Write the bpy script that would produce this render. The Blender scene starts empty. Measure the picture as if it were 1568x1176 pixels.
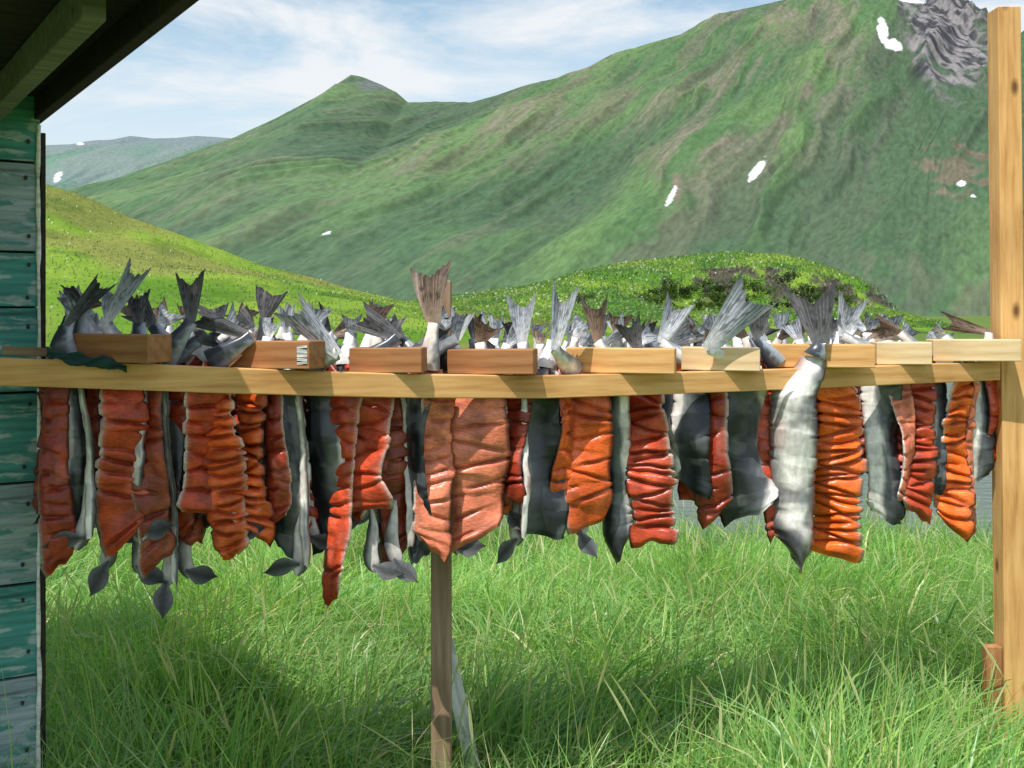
import bpy, math, random
import numpy as np
from mathutils import Vector, Matrix
random.seed(7); rng=np.random.default_rng(7)
EYE=1.65; F=1681.0; CX=784.0; HY=480.0
def W(px,py,d): return np.array([(px-CX)/F*d, d, EYE-(py-HY)/F*d])
scene=bpy.context.scene
def smooth(a,b,x):
    t=np.clip((x-a)/(b-a),0,1); return t*t*(3-2*t)
# ---------- noise
_P=rng.random((256,256))
def vnoise(x,y,s=0):
    x=np.asarray(x,float)+s*17.3; y=np.asarray(y,float)+s*9.7
    xi=np.floor(x).astype(int); yi=np.floor(y).astype(int); xf=x-xi; yf=y-yi
    u=xf*xf*(3-2*xf); v=yf*yf*(3-2*yf)
    a=_P[xi&255,yi&255]; b=_P[(xi+1)&255,yi&255]; c=_P[xi&255,(yi+1)&255]; d=_P[(xi+1)&255,(yi+1)&255]
    return (a*(1-u)+b*u)*(1-v)+(c*(1-u)+d*u)*v
def fbm(x,y,o=4,s=0):
    r=0;a=.5;n=0
    for i in range(o):
        r=r+a*vnoise(x*2**i,y*2**i,s+i*3); n+=a; a*=.5
    return r/n
def ridged(x,y,o=3,s=0):
    r=0;a=.5;n=0
    for i in range(o):
        r=r+a*(1-abs(2*vnoise(x*2**i,y*2**i,s+i*3)-1)); n+=a;a*=.5
    return r/n
# ---------- mesh helper
def link(o): scene.collection.objects.link(o); return o
def mesh_np(name,v,q,mats,mi=None,col=None,smoothf=True,parent=None):
    me=bpy.data.meshes.new(name); v=np.asarray(v,np.float32); q=np.asarray(q,np.int32); k=q.shape[1]
    me.vertices.add(len(v)); me.vertices.foreach_set("co",v.ravel())
    me.loops.add(q.size); me.loops.foreach_set("vertex_index",q.ravel())
    me.polygons.add(len(q)); me.polygons.foreach_set("loop_start",np.arange(0,q.size,k,dtype=np.int32))
    me.polygons.foreach_set("use_smooth",np.full(len(q),smoothf))
    for m in mats: me.materials.append(m)
    if mi is not None: me.polygons.foreach_set("material_index",np.asarray(mi,np.int32))
    if col is not None:
        ca=me.color_attributes.new(name="Col",type='FLOAT_COLOR',domain='POINT')
        c=np.ones((len(v),4),np.float32); c[:,:3]=col; ca.data.foreach_set("color",c.ravel())
    me.update(calc_edges=True); me.validate()
    o=bpy.data.objects.new(name,me); link(o)
    if parent: o.parent=parent
    return o
def gridq(nr,nc,wrap=False):
    r=np.arange(nr-1)[:,None]; c=np.arange(nc if wrap else nc-1)[None,:]
    c2=(c+1)%nc
    return np.stack([r*nc+c,r*nc+c2,(r+1)*nc+c2,(r+1)*nc+c],-1).reshape(-1,4)
# ---------- materials
def newmat(n):
    m=bpy.data.materials.new(n); m.use_nodes=True; nt=m.node_tree
    return m,nt,nt.nodes["Principled BSDF"]
def ramp(nt,stops):
    r=nt.nodes.new("ShaderNodeValToRGB"); e=r.color_ramp.elements
    while len(e)<len(stops): e.new(.5)
    for i,(p,c) in enumerate(stops): e[i].position=p; e[i].color=(*c,1)
    return r
def noise(nt,scale,detail=4,vec=None,rough=.55):
    n=nt.nodes.new("ShaderNodeTexNoise"); n.inputs["Scale"].default_value=scale; n.inputs["Detail"].default_value=detail; n.inputs["Roughness"].default_value=rough
    if vec: nt.links.new(vec,n.inputs["Vector"])
    return n
def mapping(nt,scale,coord="Object",rot=None):
    tc=nt.nodes.new("ShaderNodeTexCoord"); mp=nt.nodes.new("ShaderNodeMapping"); mp.inputs["Scale"].default_value=scale
    if rot is not None: mp.vector_type='TEXTURE'; mp.inputs["Rotation"].default_value=(0,0,rot)
    nt.links.new(tc.outputs[coord],mp.inputs["Vector"]); return mp.outputs[0]
def mix(nt,a,b,fac,mode='MIX'):
    m=nt.nodes.new("ShaderNodeMix"); m.data_type='RGBA'; m.blend_type=mode
    for s,val in ((0,fac),(6,a),(7,b)):
        if hasattr(val,"is_linked") or hasattr(val,"node"): nt.links.new(val,m.inputs[s])
        else: m.inputs[s].default_value = val if s==0 else (*val,1)
    return m.outputs[2]
def bump(nt,h,b,strength,dist):
    n=nt.nodes.new("ShaderNodeBump"); n.inputs["Strength"].default_value=strength; n.inputs["Distance"].default_value=dist
    nt.links.new(h,n.inputs["Height"]); nt.links.new(n.outputs[0],b.inputs["Normal"])
def attrmat(name,rough,nscale,var,bstr,bdist,spec=.5,vscale=(1,1,1),rot=None,tr=0):
    m,nt,b=newmat(name); a=nt.nodes.new("ShaderNodeAttribute"); a.attribute_name="Col"
    v=mapping(nt,vscale,"Object",rot); n=noise(nt,nscale,6,v)
    r=ramp(nt,[(.25,(1-var,)*3),(.75,(1+var,)*3)]); nt.links.new(n.outputs[0],r.inputs[0])
    c=mix(nt,a.outputs["Color"],r.outputs[0],1.0,'MULTIPLY'); nt.links.new(c,b.inputs["Base Color"])
    b.inputs["Roughness"].default_value=rough; b.inputs["Specular IOR Level"].default_value=spec
    bump(nt,n.outputs[0],b,bstr,bdist)
    if tr:
        t=nt.nodes.new("ShaderNodeBsdfTranslucent"); nt.links.new(c,t.inputs[0]); ms=nt.nodes.new("ShaderNodeMixShader"); ms.inputs[0].default_value=tr
        nt.links.new(b.outputs[0],ms.inputs[1]); nt.links.new(t.outputs[0],ms.inputs[2]); nt.links.new(ms.outputs[0],nt.nodes["Material Output"].inputs[0])
    return m
M_flesh=attrmat("salmon_flesh",.30,75,.30,.55,.003,.45,(1,1,2.2))
M_skin=attrmat("salmon_skin",.30,60,.30,.2,.0015,.55,(1,1,.7))
M_fin=attrmat("salmon_fin",.45,90,.3,.2,.001,.35,tr=.35)
M_mtn=attrmat("mountain_tundra",.95,.30,.30,.6,1.2,.05,(1,4,4),-.447)
M_hill=attrmat("hill_grass_turf",.95,2.0,.22,.5,.15,.05)
def wood(name,c1,c2,c3,rough=.65,gs=(2,30,30),knots=True):
    m,nt,b=newmat(name); v=mapping(nt,gs)
    n=noise(nt,1.6,7,v,.6); r=ramp(nt,[(.28,c1),(.5,c2),(.72,c3)]); nt.links.new(n.outputs[0],r.inputs[0])
    col=r.outputs[0]
    if knots:
        vo=nt.nodes.new("ShaderNodeTexVoronoi"); vo.inputs["Scale"].default_value=1; nt.links.new(mapping(nt,(4.3,9,9)),vo.inputs["Vector"])
        kr=ramp(nt,[(.05,(1,1,1)),(.17,(0,0,0))]); nt.links.new(vo.outputs["Distance"],kr.inputs[0])
        col=mix(nt,col,tuple(x*.35 for x in c1),kr.outputs[0])
    n2=noise(nt,3,3,mapping(nt,(1,1,1))); r2=ramp(nt,[(.3,(.80,.76,.72)),(.7,(1.1,1.1,1.1))]); nt.links.new(n2.outputs[0],r2.inputs[0])
    col=mix(nt,col,r2.outputs[0],1.0,'MULTIPLY')
    nt.links.new(col,b.inputs["Base Color"]); b.inputs["Roughness"].default_value=rough; b.inputs["Specular IOR Level"].default_value=.25
    bump(nt,n.outputs[0],b,.4,.002); return m
M_pine=wood("pine_lumber",(.46,.22,.07),(.68,.38,.14),(.78,.50,.22))
M_pale=wood("pale_pine_lumber",(.58,.39,.20),(.74,.54,.30),(.82,.66,.43))
M_brown=wood("brown_lumber",(.22,.085,.03),(.36,.16,.065),(.45,.23,.10))
M_grey=wood("weathered_lumber",(.20,.13,.08),(.32,.22,.14),(.42,.31,.21))
M_roof=wood("roof_timber",(.018,.014,.010),(.035,.027,.02),(.055,.043,.03),.85)
M_beam=wood("painted_beam",(.12,.125,.095),(.19,.20,.155),(.28,.29,.23),.85)
def paint(name,c,chip,amount):
    m,nt,b=newmat(name); v=mapping(nt,(1.4,10,22))
    n=noise(nt,2.2,8,v,.68); n3=noise(nt,9,5,mapping(nt,(1,2,3)))
    r=ramp(nt,[(.3,tuple(x*.35 for x in c)),(.5,c),(.75,tuple(min(1,x*1.5+.02) for x in c))]); nt.links.new(n.outputs[0],r.inputs[0])
    k=ramp(nt,[(amount,(0,0,0)),(amount+.05,(1,1,1))]); nt.links.new(n3.outputs[0],k.inputs[0])
    k2=ramp(nt,[(.45,(0,0,0)),(.55,(1,1,1))]); nt.links.new(n.outputs[0],k2.inputs[0])
    f=mix(nt,k.outputs[0],k2.outputs[0],1.0,'MULTIPLY')
    col=mix(nt,r.outputs[0],chip,f); nt.links.new(col,b.inputs["Base Color"])
    b.inputs["Roughness"].default_value=.75; bump(nt,n.outputs[0],b,.8,.004); return m
M_teal=paint("peeling_teal_paint",(.055,.25,.22),(.40,.47,.46),.52)
M_bluegrey=paint("faded_grey_blue_paint",(.30,.37,.40),(.08,.24,.23),.49)
M_white=paint("white_caulk",(.8,.8,.75),(.5,.5,.46),.55)
def plain(name,c,rough=.7):
    m,nt,b=newmat(name); n=noise(nt,25,4,mapping(nt,(1,1,1))); r=ramp(nt,[(.3,tuple(x*.7 for x in c)),(.7,tuple(x*1.25 for x in c))]); nt.links.new(n.outputs[0],r.inputs[0])
    nt.links.new(r.outputs[0],b.inputs["Base Color"]); b.inputs["Roughness"].default_value=rough; return m
M_nail=plain("rusty_nail",(.03,.022,.018)); M_cloth=plain("dark_green_cloth",(.012,.05,.045),.9)
def grassmat(name,tr):
    m,nt,b=newmat(name); a=nt.nodes.new("ShaderNodeAttribute"); a.attribute_name="Col"
    nt.links.new(a.outputs["Color"],b.inputs["Base Color"]); b.inputs["Roughness"].default_value=.38; b.inputs["Specular IOR Level"].default_value=.55
    t=nt.nodes.new("ShaderNodeBsdfTranslucent"); c=mix(nt,a.outputs["Color"],(1.35,1.45,.6),1.0,'MULTIPLY'); nt.links.new(c,t.inputs[0])
    ms=nt.nodes.new("ShaderNodeMixShader"); ms.inputs[0].default_value=tr
    nt.links.new(b.outputs[0],ms.inputs[1]); nt.links.new(t.outputs[0],ms.inputs[2]); nt.links.new(ms.outputs[0],nt.nodes["Material Output"].inputs[0]); return m
M_grass=grassmat("grass_blade",.42)
# ---------- camera
cam=bpy.data.cameras.new("camera"); co=bpy.data.objects.new("camera",cam); link(co)
co.location=(0,0,EYE); co.rotation_euler=(math.pi/2,0,0); cam.sensor_width=36; cam.lens=36*F/1568; cam.shift_y=-(588-HY)/1568
cam.clip_start=.05; cam.clip_end=20000; scene.camera=co
# ---------- light
el=math.radians(61); az=math.radians(210)
sd=Vector((math.sin(az)*math.cos(el),math.cos(az)*math.cos(el),math.sin(el)))
sl=bpy.data.lights.new("sun",'SUN'); sl.energy=5.0; sl.angle=math.radians(.5); sl.color=(1,.96,.90)
so=bpy.data.objects.new("sun",sl); link(so); so.rotation_euler=sd.to_track_quat('Z','Y').to_euler()
w=bpy.data.worlds.new("World"); scene.world=w; w.use_nodes=True; nt=w.node_tree; bg=nt.nodes["Background"]
sky=nt.nodes.new("ShaderNodeTexSky"); sky.sky_type='NISHITA'; sky.sun_disc=False; sky.sun_elevation=el; sky.sun_rotation=az
v=mapping(nt,(1.3,1.3,5.5),"Generated"); n=noise(nt,2.4,10,v,.6); n.inputs["Distortion"].default_value=.35
r=ramp(nt,[(.46,(0,0,0)),(.60,(.95,.95,.95))]); nt.links.new(n.outputs[0],r.inputs[0])
sx=nt.nodes.new("ShaderNodeSeparateXYZ"); tc=nt.nodes.new("ShaderNodeTexCoord"); nt.links.new(tc.outputs["Generated"],sx.inputs[0])
hz=ramp(nt,[(.06,(.85,.85,.85)),(.28,(.05,.05,.05))]); nt.links.new(sx.outputs[2],hz.inputs[0])
skyb=mix(nt,sky.outputs[0],(1.95,1.95,1.7),1.0,'MULTIPLY')
c1=mix(nt,skyb,(7.9,8.6,9.3),hz.outputs[0]); c2=mix(nt,c1,(8.8,9.15,9.5),r.outputs[0])
nt.links.new(c2,bg.inputs[0]); bg.inputs[1].default_value=.1
scene.view_settings.view_transform='Standard'; scene.view_settings.look='None'; scene.view_settings.exposure=0
# ---------- ground sheet
xs=np.concatenate([-np.geomspace(6000,14,40),np.linspace(-13,13,90),np.geomspace(14,6000,40)])
ys=np.concatenate([[-3000,-300,-40,-10],np.linspace(-4,14,70),np.geomspace(15,9000,70)])
X,Y=np.meshgrid(xs,ys)
def gz(x,y):
    z=-.05*np.clip(y-3,0,5.6); z=z-.9*smooth(8.4,12,y)
    z=z+1.25*smooth(60,75,y); z=z+(vnoise(x*.9,y*.9)-.5)*.10*(y<60)
    side=smooth(-20,-30,x); return z*(1-side)+.05*side
Z=gz(X,Y)
col=np.zeros(X.shape+(3,)); t=fbm(X*.8,Y*.8,3)[...,None]
col[:]=np.array([.07,.12,.03])*(1-t)+np.array([.14,.20,.05])*t
mud=smooth(8.6,9.6,Y)*(1-smooth(62,66,Y)); col=col*(1-mud[...,None])+np.array([.16,.14,.11])*mud[...,None]
mesh_np("ground",np.stack([X,Y,Z],-1).reshape(-1,3),gridq(*X.shape),[M_hill],col=col.reshape(-1,3))
m,nt,b=newmat("lagoon_water"); b.inputs["Base Color"].default_value=(.14,.16,.16,1); b.inputs["Roughness"].default_value=.15
n=noise(nt,1.6,5,mapping(nt,(1,2.5,1))); bump(nt,n.outputs[0],b,.6,.08)
mesh_np("lagoon_water",[[-28,8,-.78],[300,8,-.78],[300,80,-.78],[-28,80,-.78]],[[0,1,2,3]],[m])
# ---------- mountains
def mountain(name,prof,R,y0,xr,nx,ny,k,amp,back,seed,paint_fn,zb=0,power=1.0,wav=1.0):
    x=np.linspace(*xr,nx); y=np.concatenate([np.linspace(y0,R,ny),np.linspace(R,R+back,30)[1:]])
    X,Y=np.meshgrid(x,y); px=CX+F*X/R
    pp=np.array(prof,float); H=EYE+(HY-np.interp(px,pp[:,0],pp[:,1]))/F*R - zb
    t=(Y-y0)/(R-y0); tt=np.where(t<1,np.clip(t,0,1)**power,np.clip(1-(Y-R)/back*1.1,0,1))
    wx=(fbm(X/220,Y/260,2,seed)-.5)*80*wav+(fbm(X/45,Y/60,2,seed+1)-.5)*16*wav
    q=(X-k*(Y-y0)+wx)/wav
    along=(Y+X*.4)/wav
    g=ridged(q/125,along/900,1,seed+5)*.9+ridged(q/55,along/420,1,seed+8)*.50+ridged(q/24,along/240,1,seed+9)*.34+ridged(q/11,along/130,1,seed+12)*.18
    win=np.sin(np.pi*np.clip(t,0,1))**.5*(.62+.38*smooth(500,1000,px))
    rocky=smooth(.15,.8,1-abs(px-1450)/85)*smooth(.70,1,t)*(px>1300)*(R<2000)
    Z=H*tt+zb+(g-1.0)*amp*win+rocky*(ridged(X/22,Y/40,4,seed+2)-.62)*34
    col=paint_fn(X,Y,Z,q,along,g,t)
    return mesh_np(name,np.stack([X,Y,Z],-1).reshape(-1,3),gridq(*X.shape),[M_mtn],col=col.reshape(-1,3)),(X,Y,Z)
def L(a,b,t): return a*(1-t[...,None])+b*t[...,None]
A=np.array
def ell(px,py,cx,cy,rx,ry,ang=0):
    c,s=math.cos(ang),math.sin(ang); dx=px-cx;dy=py-cy
    u=(dx*c+dy*s)/rx; v=(-dx*s+dy*c)/ry
    n=(fbm(px*.14,py*.14,4,4)-.5)*1.6
    return smooth(1.0,.62,u*u+v*v+n)
def paint_main(X,Y,Z,q,al,g,t):
    px=CX+F*X/Y; py=HY-(Z-EYE)/Y*F
    base=L(A([.048,.115,.020]),A([.090,.165,.034]),smooth(.3,.7,fbm(q/50,al/120,5,1)))
    br=smooth(.50,.63,fbm(q/22,al/140,5,31)*.70+fbm(px/130,py/45,3,12)*.30+.04*np.clip(t,0,1))*(.55+.45*smooth(500,1000,px))
    base=L(base,A([.14,.11,.068]),br*.62)
    br2=smooth(.57,.64,fbm(q/6,al/110,3,41)); base=L(base,A([.20,.16,.115]),br2*.65*smooth(.1,.4,t)*(.3+.7*br))
    dk=smooth(.98,.58,g/1.92*1.15)*.75; base=L(base,A([.026,.062,.018]),dk)  # gully shading painted into the colour: dark green in the hollows
    sp=smooth(.62,.72,fbm(X/5,Y/9,3,61)); base=L(base,base*.6,sp*.6)
    left_haze=smooth(900,350,px)*.05; haze_mix=.17+left_haze; base=L(base,A([.18,.235,.25]),haze_mix)  # aerial haze blended into the vertex colour, a little stronger at left
    rock=smooth(1.0,.55,np.sqrt(((px-1452)/82)**2+((py-45)/100)**2)+(fbm(X/16,Y/30,4,3)-.5)*1.1)
    rk=L(A([.045,.045,.052]),A([.20,.19,.195]),smooth(.35,.65,fbm(X/7,Y/12,4,7))); base=base*(1-rock[...,None])+rk*rock[...,None]
    rp=smooth(.9,.4,np.sqrt(((px-575)/40)**2+((py-130)/12)**2)+(fbm(X/12,Y/20,3,3)-.5)); base=L(base,A([.13,.14,.15]),rp*.8)
    r3=smooth(1.0,.4,np.sqrt(((px-1465)/55)**2+((py-255)/38)**2)+(fbm(X/10,Y/20,4,3)-.5)*2.4); base=L(base,A([.15,.12,.09]),r3*.8)
    r4=smooth(1.0,.4,np.sqrt(((px-1035)/10)**2+((py-290)/30)**2)+(fbm(X/6,Y/20,4,5)-.5)*1.4); base=L(base,A([.16,.13,.10]),r4*.8)
    sn=0
    for e_ in ((1352,45,9,20,-.15),(1366,68,18,9,.4),(1160,259,7,23,.65),(1028,300,4,19,.45),(1472,281,8,5,0),(500,357,9,2,-.4),(1398,2,20,2.5,.1),(1490,300,4,2,0)): sn=np.maximum(sn,ell(px,py,*e_))
    return L(base,A([.66,.68,.72]),sn)
prof=[(-900,520),(-100,400),(75,335),(160,303),(300,250),(370,212),(440,176),(500,142),(540,115),(560,120),(585,130),(607,142),(625,158),(665,156),(720,157),(760,146),(800,132),(850,120),(900,107),(930,92),(960,78),(1000,68),(1040,57),(1070,38),(1100,22),(1160,9),(1225,-6),(1300,-30),(1360,-20),(1392,5),(1408,8),(1420,-6),(1440,-12),(1462,0),(1478,18),(1500,42),(1530,66),(1568,86),(1800,160),(2600,470)]
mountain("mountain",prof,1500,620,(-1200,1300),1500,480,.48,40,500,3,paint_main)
def paint_far(X,Y,Z,q,al,g,t):
    px=CX+F*X/Y; py=HY-(Z-EYE)/Y*F
    base=L(A([.11,.20,.15]),A([.155,.205,.19]),smooth(.4,.6,fbm(q/60,al/200,4,9)))  # pale bluish tones carry the aerial haze in the base colour
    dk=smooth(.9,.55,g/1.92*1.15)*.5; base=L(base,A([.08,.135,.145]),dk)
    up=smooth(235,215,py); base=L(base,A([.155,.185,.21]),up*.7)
    sn=np.maximum(np.maximum(ell(px,py,88,271,4,10,.6),ell(px,py,219,277,3,9,.7)),ell(px,py,122,220,6,2,0))
    return L(base,A([.7,.73,.77]),sn)
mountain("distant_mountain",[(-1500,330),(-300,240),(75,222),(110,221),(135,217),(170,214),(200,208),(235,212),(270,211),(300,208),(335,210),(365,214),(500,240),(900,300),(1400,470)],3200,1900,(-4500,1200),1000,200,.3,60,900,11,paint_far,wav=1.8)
# ---------- near hills
tufts=[]
def hill(name,prof,R,y0,xr,nx,ny,seed,fn,cliff=None,power=.8,ntuft=20000,th=(.08,.2)):
    x=np.linspace(*xr,nx); y=np.concatenate([np.linspace(y0,R,ny),np.linspace(R,R+30,25)[1:]])
    X,Y=np.meshgrid(x,y); px=CX+F*X/R; pp=np.array(prof,float)
    H=EYE+(HY-np.interp(px,pp[:,0],pp[:,1]))/F*R; H=np.maximum(H,-.3)
    t=(Y-y0)/(R-y0)
    if cliff: tt=np.where(t<1,cliff(px,np.clip(t,0,1)),np.clip(1-(Y-R)/30,0,1))
    else: tt=np.where(t<1,np.clip(t,0,1)**power,np.clip(1-(Y-R)/30,0,1))
    Z=H*tt+(fbm(X/4,Y/6,3,seed)-.5)*.6*np.clip(H/3,0,1)*np.where(t>.93,.35,1)+(vnoise(X/11,Y/14,seed)-.5)*1.6*np.clip(H/5,0,1)*np.sin(np.pi*np.clip(t,0,1))
    col=fn(X,Y,Z,t,px); mesh_np(name,np.stack([X,Y,Z],-1).reshape(-1,3),gridq(*X.shape),[M_hill],col=col.reshape(-1,3))
    V=np.stack([X,Y,Z],-1).reshape(-1,3); C=col.reshape(-1,3); vis=(V[:,2]>.4)&(V[:,1]<R+1.5)&(V[:,0]>-.55*V[:,1])
    tufts.append((V[vis],C[vis],ntuft,th))
def p_left(X,Y,Z,t,px):
    b=L(A([.085,.18,.018]),A([.175,.265,.035]),smooth(.3,.7,fbm(X/8,Y/12,4,2)))
    br=smooth(.53,.64,fbm(X/12,Y/16,4,17)+.08*smooth(.45,.8,t)); b=L(b,A([.19,.16,.06]),br*.55)
    dk=smooth(.55,.68,fbm(X/3,Y/3,4,77)); return L(b,A([.045,.09,.015]),dk*.4)
hill("grassy_hill",[(-1200,60),(-300,170),(0,262),(75,283),(110,293),(150,308),(200,333),(250,350),(300,368),(340,383),(400,405),(440,414),(480,425),(530,440),(600,456),(680,472),(800,490)],95,48,(-110,5),420,160,5,p_left,ntuft=12000,th=(.04,.12))
def p_kn(X,Y,Z,t,px):
    b=L(A([.07,.165,.018]),A([.15,.24,.03]),smooth(.3,.7,fbm(X/4,Y/4,4,2)))
    cz=smooth(.55,.62,t)*(1-smooth(.74,.8,t))*smooth(970,1010,px)*smooth(.42,.55,fbm(X/2.2,Y/4,4,6))
    rk=L(A([.035,.04,.03]),A([.10,.085,.06]),fbm(X,Y,3,3)); return b*(1-cz[...,None])+rk*cz[...,None]
def clf(px,t):
    k=smooth(900,1020,px); a=t**.8; c=np.interp(t,[0,.55,.72,1],[0,.22,.72,1.0]); return a*(1-k)+c*k
hill("grassy_knoll",[(400,492),(560,480),(640,460),(700,452),(800,440),(860,425),(900,413),(960,402),(1050,392),(1130,385),(1200,390),(1250,402),(1275,414),(1292,428),(1302,445),(1312,470),(1330,492),(1800,492)],125,88,(-30,45),420,160,8,p_kn,clf,ntuft=26000,th=(.10,.26))
vv=[];cc=[]
for V,C,nT,th_ in tufts:
    idx=rng.integers(0,len(V),nT); p=V[idx]+np.c_[rng.normal(0,.25,(len(idx),2)),np.zeros(len(idx))]
    h=rng.uniform(*th_,len(idx)); a=rng.normal(0,.5,len(idx)); wd=h*.5
    dx=np.c_[np.cos(a)*wd,np.sin(a)*wd,0*wd]; ln=np.c_[rng.normal(0,.3,len(idx))*h,np.abs(rng.normal(.5,.3,len(idx)))*h,h]
    q4=np.stack([p-dx*.4-[0,0,.05],p+dx*.4-[0,0,.05],p+dx+ln,p-dx+ln*.8],1); vv.append(q4.reshape(-1,3))
    c=C[idx]*rng.uniform(.8,1.15,(len(idx),1)); cc.append(np.repeat(c,4,0))
V=np.concatenate(vv); mesh_np("hillside_tussocks",V,np.arange(len(V)).reshape(-1,4),[M_grass],col=np.concatenate(cc),smoothf=False)
sv=[];sc=[]
for i in range(95):
    px=random.uniform(1000,1300) if i%3 else random.uniform(870,1010); py=random.gauss(446,12) if px>1000 else random.uniform(452,470)
    if py<415+ max(0,px-1200)*.28: continue
    d=random.uniform(104,112); c=W(px,py,d); n_=420; r=random.uniform(.35,.80)
    u=rng.normal(size=(n_,3)); u/=np.linalg.norm(u,axis=1)[:,None]; rr=r*(rng.random(n_)**.33)[:,None]*(1+.4*np.sin(u[:,:1]*5+i))
    p=c+u*rr*[1.3,1,.75]; s=rng.uniform(.04,.11,n_)[:,None]
    a=rng.normal(size=(n_,3)); a/=np.linalg.norm(a,axis=1)[:,None]; b_=np.cross(a,u)
    sv.append(np.stack([p-a*s,p-b_*s,p+a*s,p+b_*s],1).reshape(-1,3))
    hue=A([.075,.13,.02]) if random.random()<.6 else A([.035,.055,.017])
    sc.append(np.repeat(hue*rng.uniform(.6,1.4,(n_,1)),4,0))
V=np.concatenate(sv); mesh_np("shrub_thicket",V,np.arange(len(V)).reshape(-1,4),[M_grass],col=np.concatenate(sc),smoothf=False)
# ---------- meadow grass
def blades(n,y0,y1,hlo,hhi,wlo,whi,cfun,lv=5,bendr=(.15,.8)):
    y=y0+(y1-y0)*rng.random(n)**1.15; x=(rng.random(n)*2-1)*(.5*y+.7)
    cl=fbm(x*1.6,y*1.6,3,21); hmul=.55+.9*cl
    h=rng.uniform(hlo,hhi,n)*hmul; z=gz(x,y)
    th=vnoise(x*1.3,y*1.3,33)*9+rng.normal(0,1.0,n); bd=rng.uniform(*bendr,n)*(.5+vnoise(x*2,y*2,5))
    lean=np.c_[np.cos(th),np.sin(th)]; fa=rng.uniform(0,math.pi,n); wv=np.c_[np.cos(fa),np.sin(fa)]*(rng.uniform(wlo,whi,n)[:,None])
    out=np.zeros((n,lv,2,3)); col=np.zeros((n,lv,2,3)); base=cfun(n,x,y)
    for i in range(lv):
        t=i/(lv-1); wd=(1-t**2.2)*.5+.03
        cx=np.c_[x,y]+lean*(bd*h*t**2.1)[:,None]; cz=z-.02+h*(t-.5*np.clip(bd,0,1.3)*t**3)
        for j,s in enumerate((-1,1)):
            out[:,i,j,:2]=cx+wv*wd*s; out[:,i,j,2]=cz
        col[:,i,:,:]=(base*(.72+.5*t))[:,None,:]  # occlusion shade painted in: darker roots, lighter tips
    b0=(np.arange(n)*lv*2)[:,None]; q=[]
    for i in range(lv-1): q.append(np.concatenate([b0+i*2,b0+i*2+1,b0+i*2+3,b0+i*2+2],1))
    return out.reshape(-1,3),np.stack(q,1).reshape(-1,4),col.reshape(-1,3)
def cg(n,x,y):
    k=rng.random((n,1))**1.3; c=A([.12,.29,.085])*(1-k)+A([.36,.54,.14])*k
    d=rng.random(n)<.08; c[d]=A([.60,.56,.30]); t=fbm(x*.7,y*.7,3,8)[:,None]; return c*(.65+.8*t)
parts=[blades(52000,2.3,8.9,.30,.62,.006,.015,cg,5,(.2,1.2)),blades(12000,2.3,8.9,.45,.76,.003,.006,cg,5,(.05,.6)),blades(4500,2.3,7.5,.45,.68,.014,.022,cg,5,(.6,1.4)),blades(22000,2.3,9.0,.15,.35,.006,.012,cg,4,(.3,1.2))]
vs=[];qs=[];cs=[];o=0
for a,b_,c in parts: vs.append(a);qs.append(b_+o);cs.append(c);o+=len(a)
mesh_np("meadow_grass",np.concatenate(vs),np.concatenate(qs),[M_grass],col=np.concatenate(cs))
sv=[];sq=[];sc=[];o=0
for i in range(850):
    y=random.uniform(3.0,8.7); x=random.uniform(-1,1)*(.5*y+.4); z=float(gz(np.array(x),np.array(y))); h=random.uniform(.42,.68); lx,ly=random.gauss(0,.15),random.gauss(0,.1)
    for fa in (0,1.57):
        ts=[0,.4,.78,.82,.88,.95,1]; ws=[.0015,.0014,.0012,.0025,.0045,.003,.0008]
        for t,wd in zip(ts,ws):
            for s in (-1,1):
                sv.append((x+lx*t**2.5+math.cos(fa)*wd*s,y+ly*t*t+math.sin(fa)*wd*s,z+h*t)); sc.append((.25,.36,.10) if t<.8 else (.52,.55,.30))
        for k in range(6): sq.append((o+2*k,o+2*k+1,o+2*k+3,o+2*k+2))
        o+=14
mesh_np("grass_seed_heads",sv,sq,[M_grass],col=np.array(sc))
# ---------- board helper
def empty(n,loc=(0,0,0)):
    e=bpy.data.objects.new(n,None); e.location=loc; link(e); e.empty_display_size=.1; return e
def board(name,c,size,mat,parent,rot=(0,0,0),bev=.003,M=None):
    me=bpy.data.meshes.new(name); sx_,sy_,sz_=[s/2 for s in size]
    v=[(x*sx_,y*sy_,z*sz_) for x in(-1,1) for y in(-1,1) for z in(-1,1)]
    me.from_pydata(v,[],[(0,1,3,2),(4,6,7,5),(0,4,5,1),(2,3,7,6),(0,2,6,4),(1,5,7,3)]); me.materials.append(mat)
    o=bpy.data.objects.new(name,me); link(o); o.location=c; o.rotation_euler=rot
    if M is not None: o.rotation_euler=M.to_euler()
    b=o.modifiers.new("bevel",'BEVEL'); b.width=bev; b.segments=2
    if parent: o.parent=parent
    return o
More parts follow.
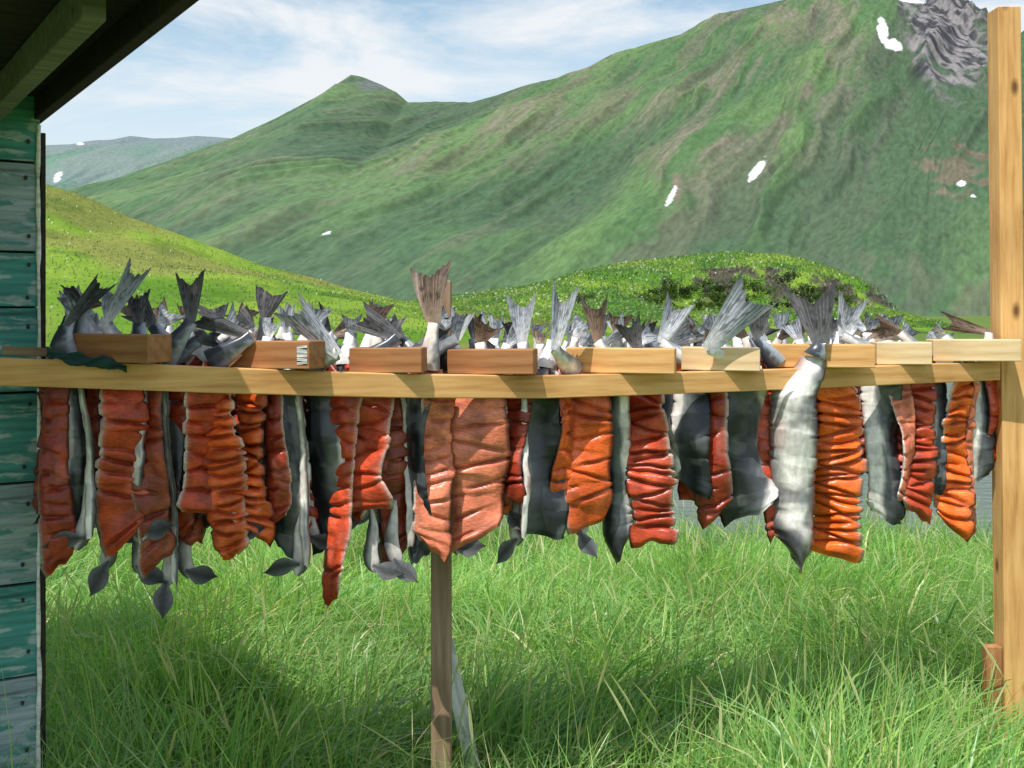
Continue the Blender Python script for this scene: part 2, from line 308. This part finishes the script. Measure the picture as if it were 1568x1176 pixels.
# ---------- rack
RA=np.array([-1.213,2.6]); RB=np.array([1.742,3.9])
def rail_t(px): r=(px-CX)/F; return (1.213+2.6*r)/(2.955-1.3*r)
def rail_d(px): return 2.6+1.3*rail_t(px)
_rp=[(-200,560),(0,569),(200,577),(350,583),(600,591),(830,593),(1100,585),(1330,576),(1530,568),(1600,566)]
def rail_py(px): return float(np.interp(px,[a for a,_ in _rp],[b for _,b in _rp]))
rack=empty("fish_drying_rack")
def rail(name,pxs,off,dz,th,hgt,mat):
    n_=len(pxs); dr=np.array([.915,.403,0]); nr=np.array([-.403,.915,0]); base=W(pxs[0],rail_py(pxs[0]),rail_d(pxs[0]))
    ss=[];zz=[]
    for p in pxs: q=W(p,rail_py(p),rail_d(p)); ss.append((q-base)@dr); zz.append(q[2]-base[2])
    vs=[]
    for s,z in zip(ss,zz):
        for (a,b_) in ((0,-1),(th,-1),(th,1),(0,1)): vs.append((s,a,z+b_*hgt/2))
    me=bpy.data.meshes.new(name); fs=[]
    for i in range(n_-1):
        for k in range(4): fs.append((i*4+k,i*4+(k+1)%4,i*4+4+(k+1)%4,i*4+4+k))
    fs+= [(3,2,1,0),tuple((n_-1)*4+k for k in range(4))]
    me.from_pydata(vs,[],fs); me.materials.append(mat); o=bpy.data.objects.new(name,me); link(o)
    o.location=base+nr*off+[0,0,dz]; o.rotation_euler=(0,0,math.atan2(.403,.915)); o.parent=rack
    b=o.modifiers.new("bevel",'BEVEL'); b.width=.003; b.segments=2; b.limit_method='ANGLE'
    return o
rail("front_rail",list(range(-60,1540,100))+[1533],0,0,.040,.066,M_pine)
rail("back_rail",list(range(-60,1540,100))+[1533],.50,0,.040,.066,M_brown)
for k,off in enumerate((.18,.32)): rail("hanging_pole_%d"%(k+1),list(range(0,1540,100)),off,.045,.022,.022,M_grey)
blk=[(76,272,531,42,M_brown,-24,.0),(345,500,543,42,M_brown,-20,.01),(535,655,551,38,M_brown,-6,.01),(683,826,556,38,M_brown,-10,.01),(863,1040,556,38,M_pine,-12,.0),(1040,1166,555,35,M_pale,-10,.01),(1167,1340,550,35,M_pine,-8,-.01),(1336,1424,545,34,M_pale,-5,.0),(1420,1560,536,33,M_pale,-4,-.03)]  # brown on the left blocks stands in for the roof's shade
for i,(a,b_,yc,h,mat,yaw,do) in enumerate(blk):
    pc=(a+b_)/2; d=rail_d(pc)+.04+do; c=W(pc,yc,d); hm=h/F*d; c[2]=W(pc,rail_py(pc),rail_d(pc))[2]+.033+hm/2+.0015
    if i==8: c=W(pc,yc,d)
    ln=(b_-a)/F*d*.93
    o=board("spacer_block_%d"%(i+1),c,(ln,.085,hm),mat,rack,(0,random.uniform(-.01,.01),math.radians(yaw)))
    if i==1:
        m,nt,bb=newmat("barcode_label"); wv=nt.nodes.new("ShaderNodeTexNoise"); wv.inputs["Scale"].default_value=1; wv.inputs["Detail"].default_value=0
        nt.links.new(mapping(nt,(10,10,420)),wv.inputs["Vector"]); rr=ramp(nt,[(.47,(.03,.03,.03)),(.5,(.8,.8,.78))]); nt.links.new(wv.outputs[0],rr.inputs[0]); nt.links.new(rr.outputs[0],bb.inputs["Base Color"])
        t_=board("price_label",(0,0,0),(.030,.001,.05),m,None,bev=.0003); t_.parent=o; t_.location=(ln/2-.020,-.0432,0)
def post(name,px,ytop,d,wpx,mat,depth=.04,px2=None,yb=None):
    a=W(px,ytop,d); bt=np.array([((px2 or px)-CX)/F*d,d,-.5]); c=(a+bt)/2; ln=np.linalg.norm(a-bt)
    dr=Vector(a-bt).normalized(); yv=Vector((0,1,0)); zv=dr.cross(yv).normalized(); M=Matrix((dr,zv.cross(dr),zv)).transposed()
    return board(name,c,(ln,depth,wpx/F*d),mat,rack,M=M)
dR=rail_d(1540)+.05
post("end_post",1537,15,dR,35,M_pine,.09,px2=1551)
post("end_post_brace",1519,988,dR-.02,24,M_brown,.04)
post("middle_post",676,430,rail_d(676)+.30,30,M_grey,.07)
o=board("leaning_board",W(712,1120,3.65),(.62,.02,.05),M_white,rack,(0,math.radians(78),0)); o.parent=rack
n1,n2=40,8; u=np.linspace(0,1,n1)[:,None]*np.ones((1,n2)); s=np.ones((n1,1))*np.linspace(-1,1,n2)[None]
px=72+122*u; py=np.interp(u,[0,.1,.5,.8,1],[538,544,553,556,566])+s*np.interp(u,[0,.3,.7,1],[4,9,8,5])+2*np.sin(u*17+s*2)
dd=2.600+ (rail_d(130)-2.6)+ (u-.5)*.085-.022+.006*np.sin(u*23+s*4)
P=np.stack([(px-CX)/F*dd,dd,EYE-(py-HY)/F*dd],-1).reshape(-1,3)
oc=mesh_np("cloth_strip",P,gridq(n1,n2),[M_cloth]); sm=oc.modifiers.new("thick",'SOLIDIFY'); sm.thickness=.004
# ---------- fish
TONE={'red':(.46,.055,.018),'orange':(.62,.098,.015),'bright':(.80,.14,.012),'pink':(.66,.18,.095),'brown':(.26,.042,.018),'dk':(.31,.034,.014)}
class Fish:
    def __init__(s): s.v=[];s.q=[];s.m=[];s.c=[];s.n=0
    def add(s,v,q,m,c): s.v.append(v);s.q.append(q+s.n);s.m.append(m);s.c.append(c);s.n+=len(v)
    def make(s,name): return mesh_np(name,np.concatenate(s.v),np.concatenate(s.q),[M_flesh,M_skin,M_fin],np.concatenate(s.m),np.concatenate(s.c))
def fillet(fs,hinge,xc,yd,zb,wid,yaw,tone,white,mir,NT=130,NS=15,point=False,skew=None,sp=.038,T=.016,topw=.3,taper=.3):
    z0=hinge[2]; Ln=z0-zb; t=np.linspace(0,1,NT); sd_=random.randint(0,999); heavy=sp<.033
    edges=[];p=.085+random.uniform(0,.03)
    while p<Ln-.025: edges.append(p); p+=sp*random.uniform(.6,1.5)
    if skew is None: skew=random.uniform(-.38,.38)
    ns=2*NS-2; sl=np.concatenate([np.linspace(-1,1,NS),np.linspace(1,-1,NS)[1:-1]])
    isf=np.concatenate([np.ones(NS),np.zeros(NS-2)])
    S,Tt=np.meshgrid(sl,t); dist=Tt*Ln
    g=np.zeros_like(S); last=np.zeros_like(S)+.03; nxt=np.zeros_like(S)+Ln; wseg=np.ones_like(S); xseg=np.zeros_like(S); tilt=np.zeros_like(S); seg=np.zeros_like(S); dep=np.zeros_like(S)
    rnd=np.random.default_rng(sd_)
    for k,e in enumerate(edges):
        slant=rnd.uniform(-.3,.3)*wid; ce=e+slant*S*.5+.010*(abs(S)-.5)*rnd.uniform(-1,1)+.006*(vnoise(S*2.5,0*S,k+sd_)-.5)
        reach=rnd.uniform(-.9 if not heavy else .2,1.4); side_=rnd.choice([-1,1]); pres=smooth(reach+.2,reach-.2,S*side_) if reach<1 else np.ones_like(S)
        st_=rnd.uniform(.45 if not heavy else .8,1)
        g=np.maximum(g,np.exp(-(abs(dist-ce)/(.0042 if not heavy else .0048))**2)*st_*pres)
        m_=dist>ce; last=np.where(m_,ce,last); nxt=np.where(m_,Ln,np.minimum(nxt,ce)); hv=1.7 if heavy else 1
        wseg=np.where(m_,1+rnd.uniform(-.07,.05)*hv,wseg); xseg=np.where(m_,rnd.uniform(-.003,.003)*hv,xseg); tilt=np.where(m_,rnd.uniform(-.12,.24)*st_*hv,tilt); seg=np.where(m_,k+1.,seg); dep=np.where(m_,st_*pres,dep)
    frac=np.clip((dist-last)/np.maximum(nxt-last,.004),0,1)
    soft=smooth(0,.25,frac)*smooth(1,.8,frac)
    w_=topw+(1-topw)*smooth(0,.10/Ln,Tt); w_=w_*(1+.18*(vnoise(Tt*4,0*Tt,sd_)-.5)*2)
    if point: w_=w_*(1-.80*smooth(.84,1.0,Tt)**1.4)
    else: w_=w_*(1-taper*smooth(.90,1.0,Tt)**2)
    w_=w_*(1-(.24 if heavy else .12)*g*smooth(.35,1,abs(S)))*(1+(wseg-1)*soft)
    wv=w_*wid*.5
    th=T*smooth(0,.06,Tt)*(1-smooth(.96,1,Tt)*.97)*(.75+.35*vnoise(Tt*5,S,sd_))
    prof=(1-abs(S)**3.5)
    nf=prof*(th*(1-.88*g)+ (.0075 if heavy else .0050)*np.sin(np.pi*frac)**.6*soft*dep + frac*tilt*.045*soft)
    nk=-th*.35*prof+ .0010*np.sin(seg*1.7)*prof*soft
    off=np.where(isf[None,:]>0,nf,nk)
    curl=random.uniform(-.3,.5)
    if point: curl=.9
    off=off+curl*(S**2)*wid*.35 + .012*np.sin(Tt*6+sd_)+ .18*wid*(vnoise(Tt*4,S*.8,sd_+2)-.5)
    yw=yaw+math.radians(26)*np.sin(Tt*random.uniform(2,5)+sd_)*(0.4 if point else 1)
    bl=smooth(0,.2,Tt); cx=hinge[0]*(1-bl)+xc*bl+.010*np.sin(Tt*3.2+sd_)*bl; cy=hinge[1]*(1-bl)+yd*bl
    zz=z0-dist-skew*S*mir*wid*smooth(.7,1,Tt)-.02*(vnoise(S*2,0*S,sd_+5)-.5)*smooth(.9,1,Tt)
    sx_=S*wv+xseg*soft
    x=cx+np.cos(yw)*sx_+np.sin(yw)*off; y=cy+np.sin(yw)*sx_-np.cos(yw)*off
    V=np.stack([x,y,zz],-1).reshape(-1,3)
    tn=A(TONE[tone]); n_=fbm(dist*45,S*2.5,2,sd_+4); n2_=fbm(dist*9,S*1.2,2,sd_+24)
    cf=tn*((.5+.9*n_)*(.6+.8*n2_))[...,None]; cf=L(cf,tn*A([.42,.25,.22]),g*.9); cf=L(cf,cf*1.15+A([.04,.02,.008]),smooth(.5,1,frac)*soft*.8*dep)
    stripe=(.5+.5*np.sin(dist*700+abs(S)*16+seg))**2; cf=L(cf,cf*1.25+A([.09,.055,.045]),stripe*(.55 if tone=='pink' else .22))
    pale=smooth(.60,.8,vnoise(dist*22,S*1.6,sd_+14)); cf=L(cf,cf*1.1+A([.13,.075,.055]),pale*.5)
    cf=L(cf,A([.68,.40,.30]),smooth(.80,1,S*mir)*.85)
    cf=L(cf,tn*.30,smooth(.88,1,-S*mir)*.6)
    u=np.clip((S*mir+1)/2+ (vnoise(dist*18,S*2,sd_)-.5)*.16,0,1); dark=A([.014,.017,.022]); mid=A([.095,.105,.115]); wh=A([.72,.69,.65])
    thr=1-white
    ck=L(L(np.ones(x.shape+(3,))*dark,mid,smooth(thr-.42,thr-.04,u)),wh,smooth(thr-.03,thr+.10,u))
    band=smooth(.55,.70,fbm(dist*14+seg*3,S*1.3,2,sd_+50)); ck=L(ck,A([.20,.21,.22]),band*.35*(u<thr))
    vr=np.where(u>thr,.25,.8); ck=ck*(1-vr/2+vr*fbm(dist*30,S*1.5,2,sd_+8))[...,None]*(1+.18*np.sin(seg*1.7))[...,None]
    if white>.6:
        ck=L(ck,A([.15,.15,.165]),smooth(.55,.72,fbm(dist*13,S*.9,2,sd_+3))*.75)
        ck=L(ck,A([.07,.075,.085]),.85*smooth(.30,.95,S if point else -S*mir))  # grey gradient paints side shading into the white skin
        ck=L(ck,A([.60,.38,.33]),smooth(.6,.8,vnoise(dist*9,S,sd_+31))*.35)
    ck=L(ck,A([.018,.02,.024]),smooth(.80,.90,Tt+.06*S)*.95 if point else 0*Tt)
    C=np.where(isf[None,:,None]>0,cf,ck); C[:,0]=ck[:,0]; C[:,NS-1]=ck[:,NS-1]*.5+cf[:,NS-1]*.5
    q=gridq(NT,ns,True); mi=np.tile(np.where(np.arange(ns)<NS-1,0,1),NT-1)
    fs.add(V,q,mi,np.clip(C,0,1).reshape(-1,3))
def norm(v): return v/np.linalg.norm(v)
def tail(fs,h,b,e,fanw,tone,twist=.2,nr=14,nc=25):
    nt_,na=16,14; t=np.linspace(0,1,nt_)[:,None]; mid=(h+b)/2+np.array([0,-.015,0])
    ctr=(1-t)**2*h+2*t*(1-t)*(mid*.5+np.array([b[0]*.3+h[0]*.2,mid[1]*.5,mid[2]*.5]))+t**2*b
    d=norm(b-h+1e-6); side=norm(np.array([d[2],twist*.5,-d[0]])); nn=np.cross(d,side)
    a=np.linspace(0,2*math.pi,na,endpoint=False)[None,:]
    r1=np.interp(t[:,0],[0,.35,.8,1],[.036,.029,.0175,.017])[:,None]; r2=np.interp(t[:,0],[0,.4,.85,1],[.024,.018,.010,.004])[:,None]
    V=ctr[:,None,:]+side*(r1*np.cos(a))[...,None]+nn*(r2*np.sin(a))[...,None]
    dk=A([.05,.058,.075]); lt=A([.78,.76,.75]); g_=A([.32,.36,.41]); cs_=np.cos(a)*np.ones_like(r1); n_=vnoise(t*9+fanw*50,a*2)
    if tone=='d': C=L(np.ones(V.shape)*dk,g_,smooth(0,.8,cs_+.6*(n_-.5)))
    else: C=L(np.ones(V.shape)*(lt if tone=='s' else A([.70,.62,.56])),g_*.5,smooth(.3,.9,cs_+.9*(n_-.5)))
    C=C*(.8+.4*fbm(t*20+fanw*90,a*3,2))[...,None]
    fs.add(V.reshape(-1,3),gridq(nt_,na,True),np.full((nt_-1)*na,1),C.reshape(-1,3))
    Lf=np.linalg.norm(e-b); dd=norm(e-b); side=norm(np.array([dd[2],twist,-dd[0]])); nn=np.cross(dd,side)
    r=np.linspace(0,1,nr)[:,None]; c=np.linspace(-1,1,nc)[None,:]; sd_=random.random()*50
    fork=.20+.15*random.random(); ext=1-fork*(1-abs(c)**1.5)-.07*rng.random((1,nc))
    al=(r-.03)*Lf*1.12*ext; sp_=c*fanw*.5*(.24+.76*r**1.05)*(1-.12*r*r)
    ray=np.sin(c*34)*.0012*r; wave=.014*np.sin(c*3+sd_)*r+random.uniform(-.02,.02)*r*r*2
    V=b+dd*al[...,None]+side*sp_[...,None]+nn*(ray+wave)[...,None]
    base={'d':A([.11,.11,.115]),'s':A([.42,.46,.50]),'b':A([.25,.18,.135])}[tone]
    st=(.5+.5*np.sin(c*34+.4*np.sin(r*7)))*np.ones_like(r); C=base*(.5+1.0*st)[...,None]*(1.25-.55*r)[...,None]
    sp2=smooth(.60,.72,vnoise(r*14+sd_,c*9)); C=L(C,base*.2,sp2*.8)
    edge=smooth(.85,1,r)*np.ones_like(c); C=L(C,base*.35,edge*.6)
    C=L(C,A([.74,.73,.73]) if tone=='s' else base*1.6,smooth(.5,0,r)*np.ones_like(c)*.8)
    fs.add(V.reshape(-1,3),gridq(nr,nc),np.full((nr-1)*(nc-1),2),np.clip(C,0,1).reshape(-1,3))
def fin(fs,p,dx,dz,ln,wd):
    n1,n2=16,9; r=np.linspace(0,1,n1)[:,None]; c=np.linspace(-1,1,n2)[None]
    d=norm(np.array([dx,-.15,dz])); side=norm(np.array([-d[2],.3,d[0]])); nn=np.cross(d,side)
    wp=(.22+.78*smooth(0,.5,r))*np.clip(1-smooth(.5,1.02,r)**1.6,0,1)**.6*wd*.5; V=p+d*(r*ln*(1-.10*abs(c)))[...,None]+side*((c*wp)+.3*wd*r*r)[...,None]+nn*(.004*np.sin(c*14)*r*.3+.016*r*r)[...,None]
    C=np.ones(V.shape)*A([.12,.125,.135])*(.5+.9*np.sin(c*11)**2)[...,None]*(1.4-.7*r)[...,None]
    fs.add(V.reshape(-1,3),gridq(n1,n2),np.full((n1-1)*(n2-1),2),C.reshape(-1,3))
def collar(fs,p,dx):
    n1,n2=20,12; t=np.linspace(0,1,n1)[:,None]; a=np.linspace(0,2*math.pi,n2,endpoint=False)[None]; sd_=random.random()*30
    r=.018*smooth(-.35,.7,t)*np.sqrt(np.clip(1-smooth(.8,1.03,t)**2,0,1)); bend=.018*(t**2)*dx+.006*np.sin(t*6+sd_)
    V=np.stack([p[0]+bend+r*np.cos(a)*(1+.3*vnoise(t*6,a,3)),p[1]+r*.35*np.sin(a)+0*t+.02*(1-t),p[2]+.15-t*.18+.25*r*np.cos(a)*dx],-1)
    C=L(np.ones(V.shape)*A([.58,.54,.51]),A([.10,.10,.11]),smooth(.1,.8,-np.cos(a)*dx+.5*vnoise(t*5+sd_,a))*np.ones_like(t)); C=C*(.7+.5*vnoise(t*9+sd_,a*2))[...,None]
    fs.add(V.reshape(-1,3),gridq(n1,n2,True),np.full((n1-1)*n2,1),C.reshape(-1,3))
Rr=math.radians
SP=[
((100,505,160,430,36,'d'),[(86,46,870,'F','dk',{}),(114,40,812,'S','dk',{'w':.3,'m':-1,'strip':(132,838,-1),'fins':[(172,866,-.6,-.8)]})],0),
((163,502,214,402,40,'s'),[(183,68,835,'F','red',{}),(213,28,830,'B','red',{'strip':(212,828,1),'fins':[(205,872,.9,-.7)]})],0),
((293,498,293,424,50,'d'),[(238,52,866,'F','brown',{'fins':[(258,895,-.25,-1)]}),(262,42,775,'S','dk',{'w':.35,'strip':(264,905,0),'fins':[(280,880,.9,-.3)]})],0),
((385,522,285,476,46,'d'),[(303,62,787,'F','red',{'fins':[(352,818,1,-.1)]}),(345,56,856,'F','orange',{'sp':.024,'taper':.6})],0),
((412,522,412,484,40,'s'),[(389,52,822,'F','orange',{'sp':.026}),(421,36,800,'F','dk',{})],0),
((517,548,435,462,62,'s'),[(446,46,850,'S','dk',{'w':.25,'m':1,'strip':(463,878,-1)}),(500,64,838,'S','dk',{'w':.12,'sp':.05,'taper':.1})],0),
((610,524,545,476,60,'d'),[(522,52,918,'F','red',{'yaw':-30,'taper':.1,'fins':[(566,872,.9,-.4),(600,862,.6,-.8)]}),(567,70,780,'F','red',{'m':1,'taper':.1})],0),
((664,500,650,405,88,'b'),[(643,42,858,'S','dk',{'w':.1}),(668,54,842,'F','pink',{'fins':[(690,845,1,-.1)]})],0),
((700,525,706,470,50,'s'),[(608,58,852,'F','brown',{'strip':(622,850,0)})],1),
((735,530,748,490,62,'b'),[(725,86,828,'F','pink',{'sp':.042,'taper':.1,'skew':.25}),(764,34,735,'S','dk',{'w':.5,'fins':[(796,832,-.8,-.6)]})],0),
((800,530,797,452,54,'s'),[(790,54,768,'F','dk',{'strip':(801,835,0)}),(827,62,820,'S','dk',{'w':.15,'taper':.1,'sp':.05,'fins':[(885,820,.4,-1)]})],0),
((850,540,868,432,50,'s'),[(857,34,800,'F','orange',{'yaw':30}),(897,76,808,'F','orange',{'sp':.036,'taper':.15})],0),
((915,528,911,452,52,'b'),[(945,46,858,'S','brown',{'w':.3,'point':1})],0),
((978,540,958,490,52,'d'),[(995,70,832,'F','red',{'sp':.026,'taper':.1,'skew':-.05})],0),
((1013,530,1045,455,54,'s'),[(1058,56,750,'S','dk',{'w':.25,'taper':.1}),(1093,50,795,'F','dk',{})],0),
((1085,540,1158,442,84,'s'),[(1143,80,790,'S','dk',{'w':.24,'m':1,'sp':.045,'taper':.2,'yaw':5})],0),
((1160,525,1158,472,52,'d'),[(1190,54,815,'F','red',{})],0),
((1256,530,1240,434,92,'d'),[(1221,62,870,'B','red',{'point':1,'front':1,'yaw':0,'m':-1}),(1280,80,852,'F','bright',{'sp':.024,'front':1,'taper':.1,'yaw':4,'skew':.1})],0),
((1290,520,1308,452,54,'s'),[(1352,60,795,'S','dk',{'w':.40}),(1378,36,775,'F','pink',{'yaw':25})],0),
((1378,515,1330,490,40,'b'),[(1403,62,790,'F','red',{'taper':.1,'sp':.030})
,(1432,32,765,'S','dk',{'w':.5})],0),
((1446,520,1425,505,34,'s'),[(1461,56,808,'F','bright',{'sp':.030,'skew':-.3}),(1487,18,815,'F','pink',{'yaw':40})],0),
((1515,515,1435,490,34,'b'),[(1498,42,738,'S','red',{'w':.5}),(1521,38,705,'F','red',{})],0),
]
for i,(tl,fl,row) in enumerate(SP):
    fs=Fish(); hp=sum(f[0] for f in fl)/len(fl); front=any('front' in f[5] for f in fl)
    d0=rail_d(hp)+(.085 if not front else .06)+(.10 if row else 0)
    if front: hp=1247
    h=W(hp,rail_py(hp)-.036/rail_d(hp)*F-6,d0)
    dt=d0-.005 if not front else rail_d(hp)-.03
    if tl[1]>=535 : dt=rail_d(tl[0])-.01
    b=W(tl[0],tl[1]-6,dt); e=W(tl[2],tl[3],dt+random.uniform(-.02,.03))
    hh=h.copy()
    if front: hh=W(1247,545,rail_d(1247)-.028)
    tail(fs,hh,b,e,tl[4]/F*dt,tl[5],random.uniform(-.5,.5))
    for j,(px,wp,yb,kind,tone,ex) in enumerate(fl):
        dd=rail_d(px)+.085+(.03 if kind!='F' else 0)*(1 if j else .4)+(.08 if row else 0)
        if 'front' in ex: dd=rail_d(px)-.035 if kind=='B' else rail_d(px)+.075
        xc=W(px,600,dd)[0]; zb=W(px,yb,dd)[2]; wm=wp/F*dd*1.10
        yaw=ex.get('yaw',random.uniform(-26,26)); white=ex.get('w',.3); mir=ex.get('m',random.choice((-1,1)))
        if kind!='F': yaw+=180; mir=-mir
        if kind=='B': white=.92 if 'point' in ex else .8
        hg=h if not 'front' in ex else (hh if kind=='B' else W(1262,560,rail_d(1262)+.06))
        fillet(fs,hg,xc,dd,zb,wm,Rr(yaw),tone,white,mir,NT=175 if ex.get('sp',.038)<.033 else 130,point='point' in ex,sp=ex.get('sp',.038),T=.018 if wp>40 else .013,topw=.55,taper=ex.get('taper',.3),skew=ex.get('skew'))
        if 'strip' in ex:
            sx_,sy_,dr_=ex['strip']; ds=dd-.035; fillet(fs,h,W(sx_,0,ds)[0],ds,W(sx_,sy_-14,ds)[2],.026,Rr(170),'dk',.8,1,NT=60,NS=7,T=.006,topw=.6)
            if dr_: collar(fs,W(sx_,sy_-14,ds-.005),dr_); fin(fs,W(sx_+dr_*4,sy_-14,ds-.014),dr_,.02,.098,.052)
        for (fx,fy,dx,dz) in ex.get('fins',[]):
            pp_=W(fx,fy-12,dd+.055); collar(fs,pp_,dx); fin(fs,pp_+[dx*.010,-.008,-.008],dx,dz,.098,.052)
    fs.make("split_salmon")
dr=np.array([.915,.403,0]); nr_=np.array([-.403,.915,0]); cnt=0
for row,(off,spc) in enumerate(((.17,.078),(.28,.10),(.40,.12),(.50,.15))):
    s=.10+random.random()*.06; 
    while s<3.02:
        p=np.array([RA[0],RA[1],0])+dr*s+nr_*off; px=CX+p[0]/p[1]*F
        z=float(W(px,rail_py(CX+F*(RA[0]+dr[0]*s)/(RA[1]+dr[1]*s)),RA[1]+dr[1]*s)[2])+.075
        if px<90 or px>1500 and row>1: s+=spc; continue
        h=np.array([p[0],p[1],z]); fs=Fish(); up=random.uniform(.045,.10)+(.02 if px<700 else .0)
        ang=random.gauss(0,.75); b=h+np.array([math.sin(ang)*up*.8,random.uniform(-.03,.03),abs(math.cos(ang))*up*.7+.01]); ang2=ang+random.uniform(-.3,.3)
        lf=random.uniform(.05,.08); e=b+np.array([math.sin(ang2)*lf,random.uniform(-.03,.03),math.cos(ang2)*lf])
        tail(fs,h-[0,0,.03],b,e,random.uniform(.07,.11),random.choice('dsssb' if px>650 else 'ddssb'),random.uniform(-.9,.9),nr=9,nc=19)
        for j in (-1,1):
            kind=random.choice('FFS'); yaw=random.uniform(-45,45)+(180 if kind=='S' else 0)
            ln=random.uniform(.33,.47)+(.09 if px<700 else 0)*random.random()
            fillet(fs,h,h[0]+j*.032,h[1]+j*random.uniform(-.03,.03),z-ln,random.uniform(.06,.10),Rr(yaw),random.choice(('red','dk','brown','dk','orange')),random.uniform(.15,.5),random.choice((-1,1)),NT=80,NS=9,T=.015)
            if px<950 and random.random()<.3: fp=np.array([h[0]+j*.03,h[1]-.01,z-ln+.02]); dx_=random.uniform(-1,1); collar(fs,fp,dx_); fin(fs,fp+[dx_*.010,-.008,-.008],dx_,random.uniform(-.9,-.1),.09,.045)
        fs.make("split_salmon"); cnt+=1; s+=spc*random.uniform(.85,1.15)
# ---------- shed
shed=empty("boat_shed"); 
Ac=np.array([-1.262,2.93]); u_=np.array([-.838,-.546]); v_=np.array([.546,-.838]); wyaw=math.atan2(-u_[1],-u_[0])
HR=EYE+.515
bands=[(0,M_teal,-60,108),(1,M_teal,108,247),(2,M_bluegrey,249,385),(3,M_teal,387,470),(4,M_teal,471,600),(5,M_teal,602,738),(6,M_bluegrey,740,893),(7,M_teal,895,1035),(8,M_bluegrey,1037,1190),(9,M_teal,1192,1350)]
for i,mat,a,b_ in bands:
    za=EYE-(a-HY)/F*2.9; zb=EYE-(b_-HY)/F*2.9; wl=2.2
    c2=Ac+u_*(wl/2)+v_*(.012 if i%2 else .008)*.2
    o=board("wall_board_%d"%i,(c2[0],c2[1],(za+zb)/2),(wl,.02,za-zb-.003),mat,shed,(0,0,wyaw),.003)
    for k,fz in enumerate((.22,.80)):
        sx_=random.uniform(.025,.045); q=Ac+u_*sx_+v_*.0155; z=zb+(za-zb)*(fz+random.uniform(-.08,.08))
        board("nail_%d_%d"%(i,k),(q[0],q[1],z),(.008,.006,.011),M_nail,shed,(0,0,wyaw),.002)
c2=Ac-v_*.042+u_*1.1; board("wall_core",(c2[0],c2[1],1.0),(2.18,.06,2.4),M_roof,shed,(0,0,wyaw))
q=Ac-u_*.007+v_*.004; board("corner_trim",(q[0],q[1],.95),(.012,.035,2.36),M_roof,shed,(0,0,wyaw),.002)
n1=160; zc=np.linspace(-.2,EYE+.50,n1); th=np.linspace(0,2*math.pi,7)[:-1]; rr=.0035+.004*vnoise(zc*25,zc*0,3)
cq=Ac+u_*.004+v_*.017; jx=.005*(vnoise(zc*12,zc*0,6)-.5)
Vc=np.stack([cq[0]+jx[:,None]+rr[:,None]*np.cos(th),cq[1]+rr[:,None]*np.sin(th)*.8,zc[:,None]+0*th[None]],-1).reshape(-1,3)
mesh_np("caulk_bead",Vc,gridq(n1,6,True),[M_white],parent=shed)
q=Ac-v_*1.2+u_*.012; board("side_wall",(q[0],q[1],1.0),(.03,2.30,2.36),M_teal,shed,(0,0,wyaw),.003)
Bc=Ac+v_*1.37
c=(Ac+Bc)/2+u_*1.5-v_*.5; board("roof_deck",(c[0],c[1],HR+.075),(3.0,2.4,.03),M_roof,shed,(0,0,wyaw))
c=(Ac+Bc)/2-v_*.5; board("roof_fascia",(c[0],c[1],HR+.045),(.028,2.4,.09),M_roof,shed,(0,0,wyaw))
c=(Ac+Bc)/2-v_*.5-u_*.02; board("fascia_cap",(c[0],c[1],HR+.098),(.03,2.44,.014),M_beam,shed,(0,0,wyaw))
cf=(Ac+Bc)/2-v_*.5+v_*1.215+u_*1.5; board("front_fascia",(cf[0],cf[1],HR+.05),(3.0,.028,.085),M_beam,shed,(0,0,wyaw))
for i,s_ in enumerate((.12,.42,.9,1.4,1.9)):
    c=Ac+u_*s_+v_*.6; board("rafter_%d"%i,(c[0],c[1],HR+.02),(.04,1.2,.075),M_beam if i==0 else M_roof,shed,(0,0,wyaw))
print("fish rear",cnt)
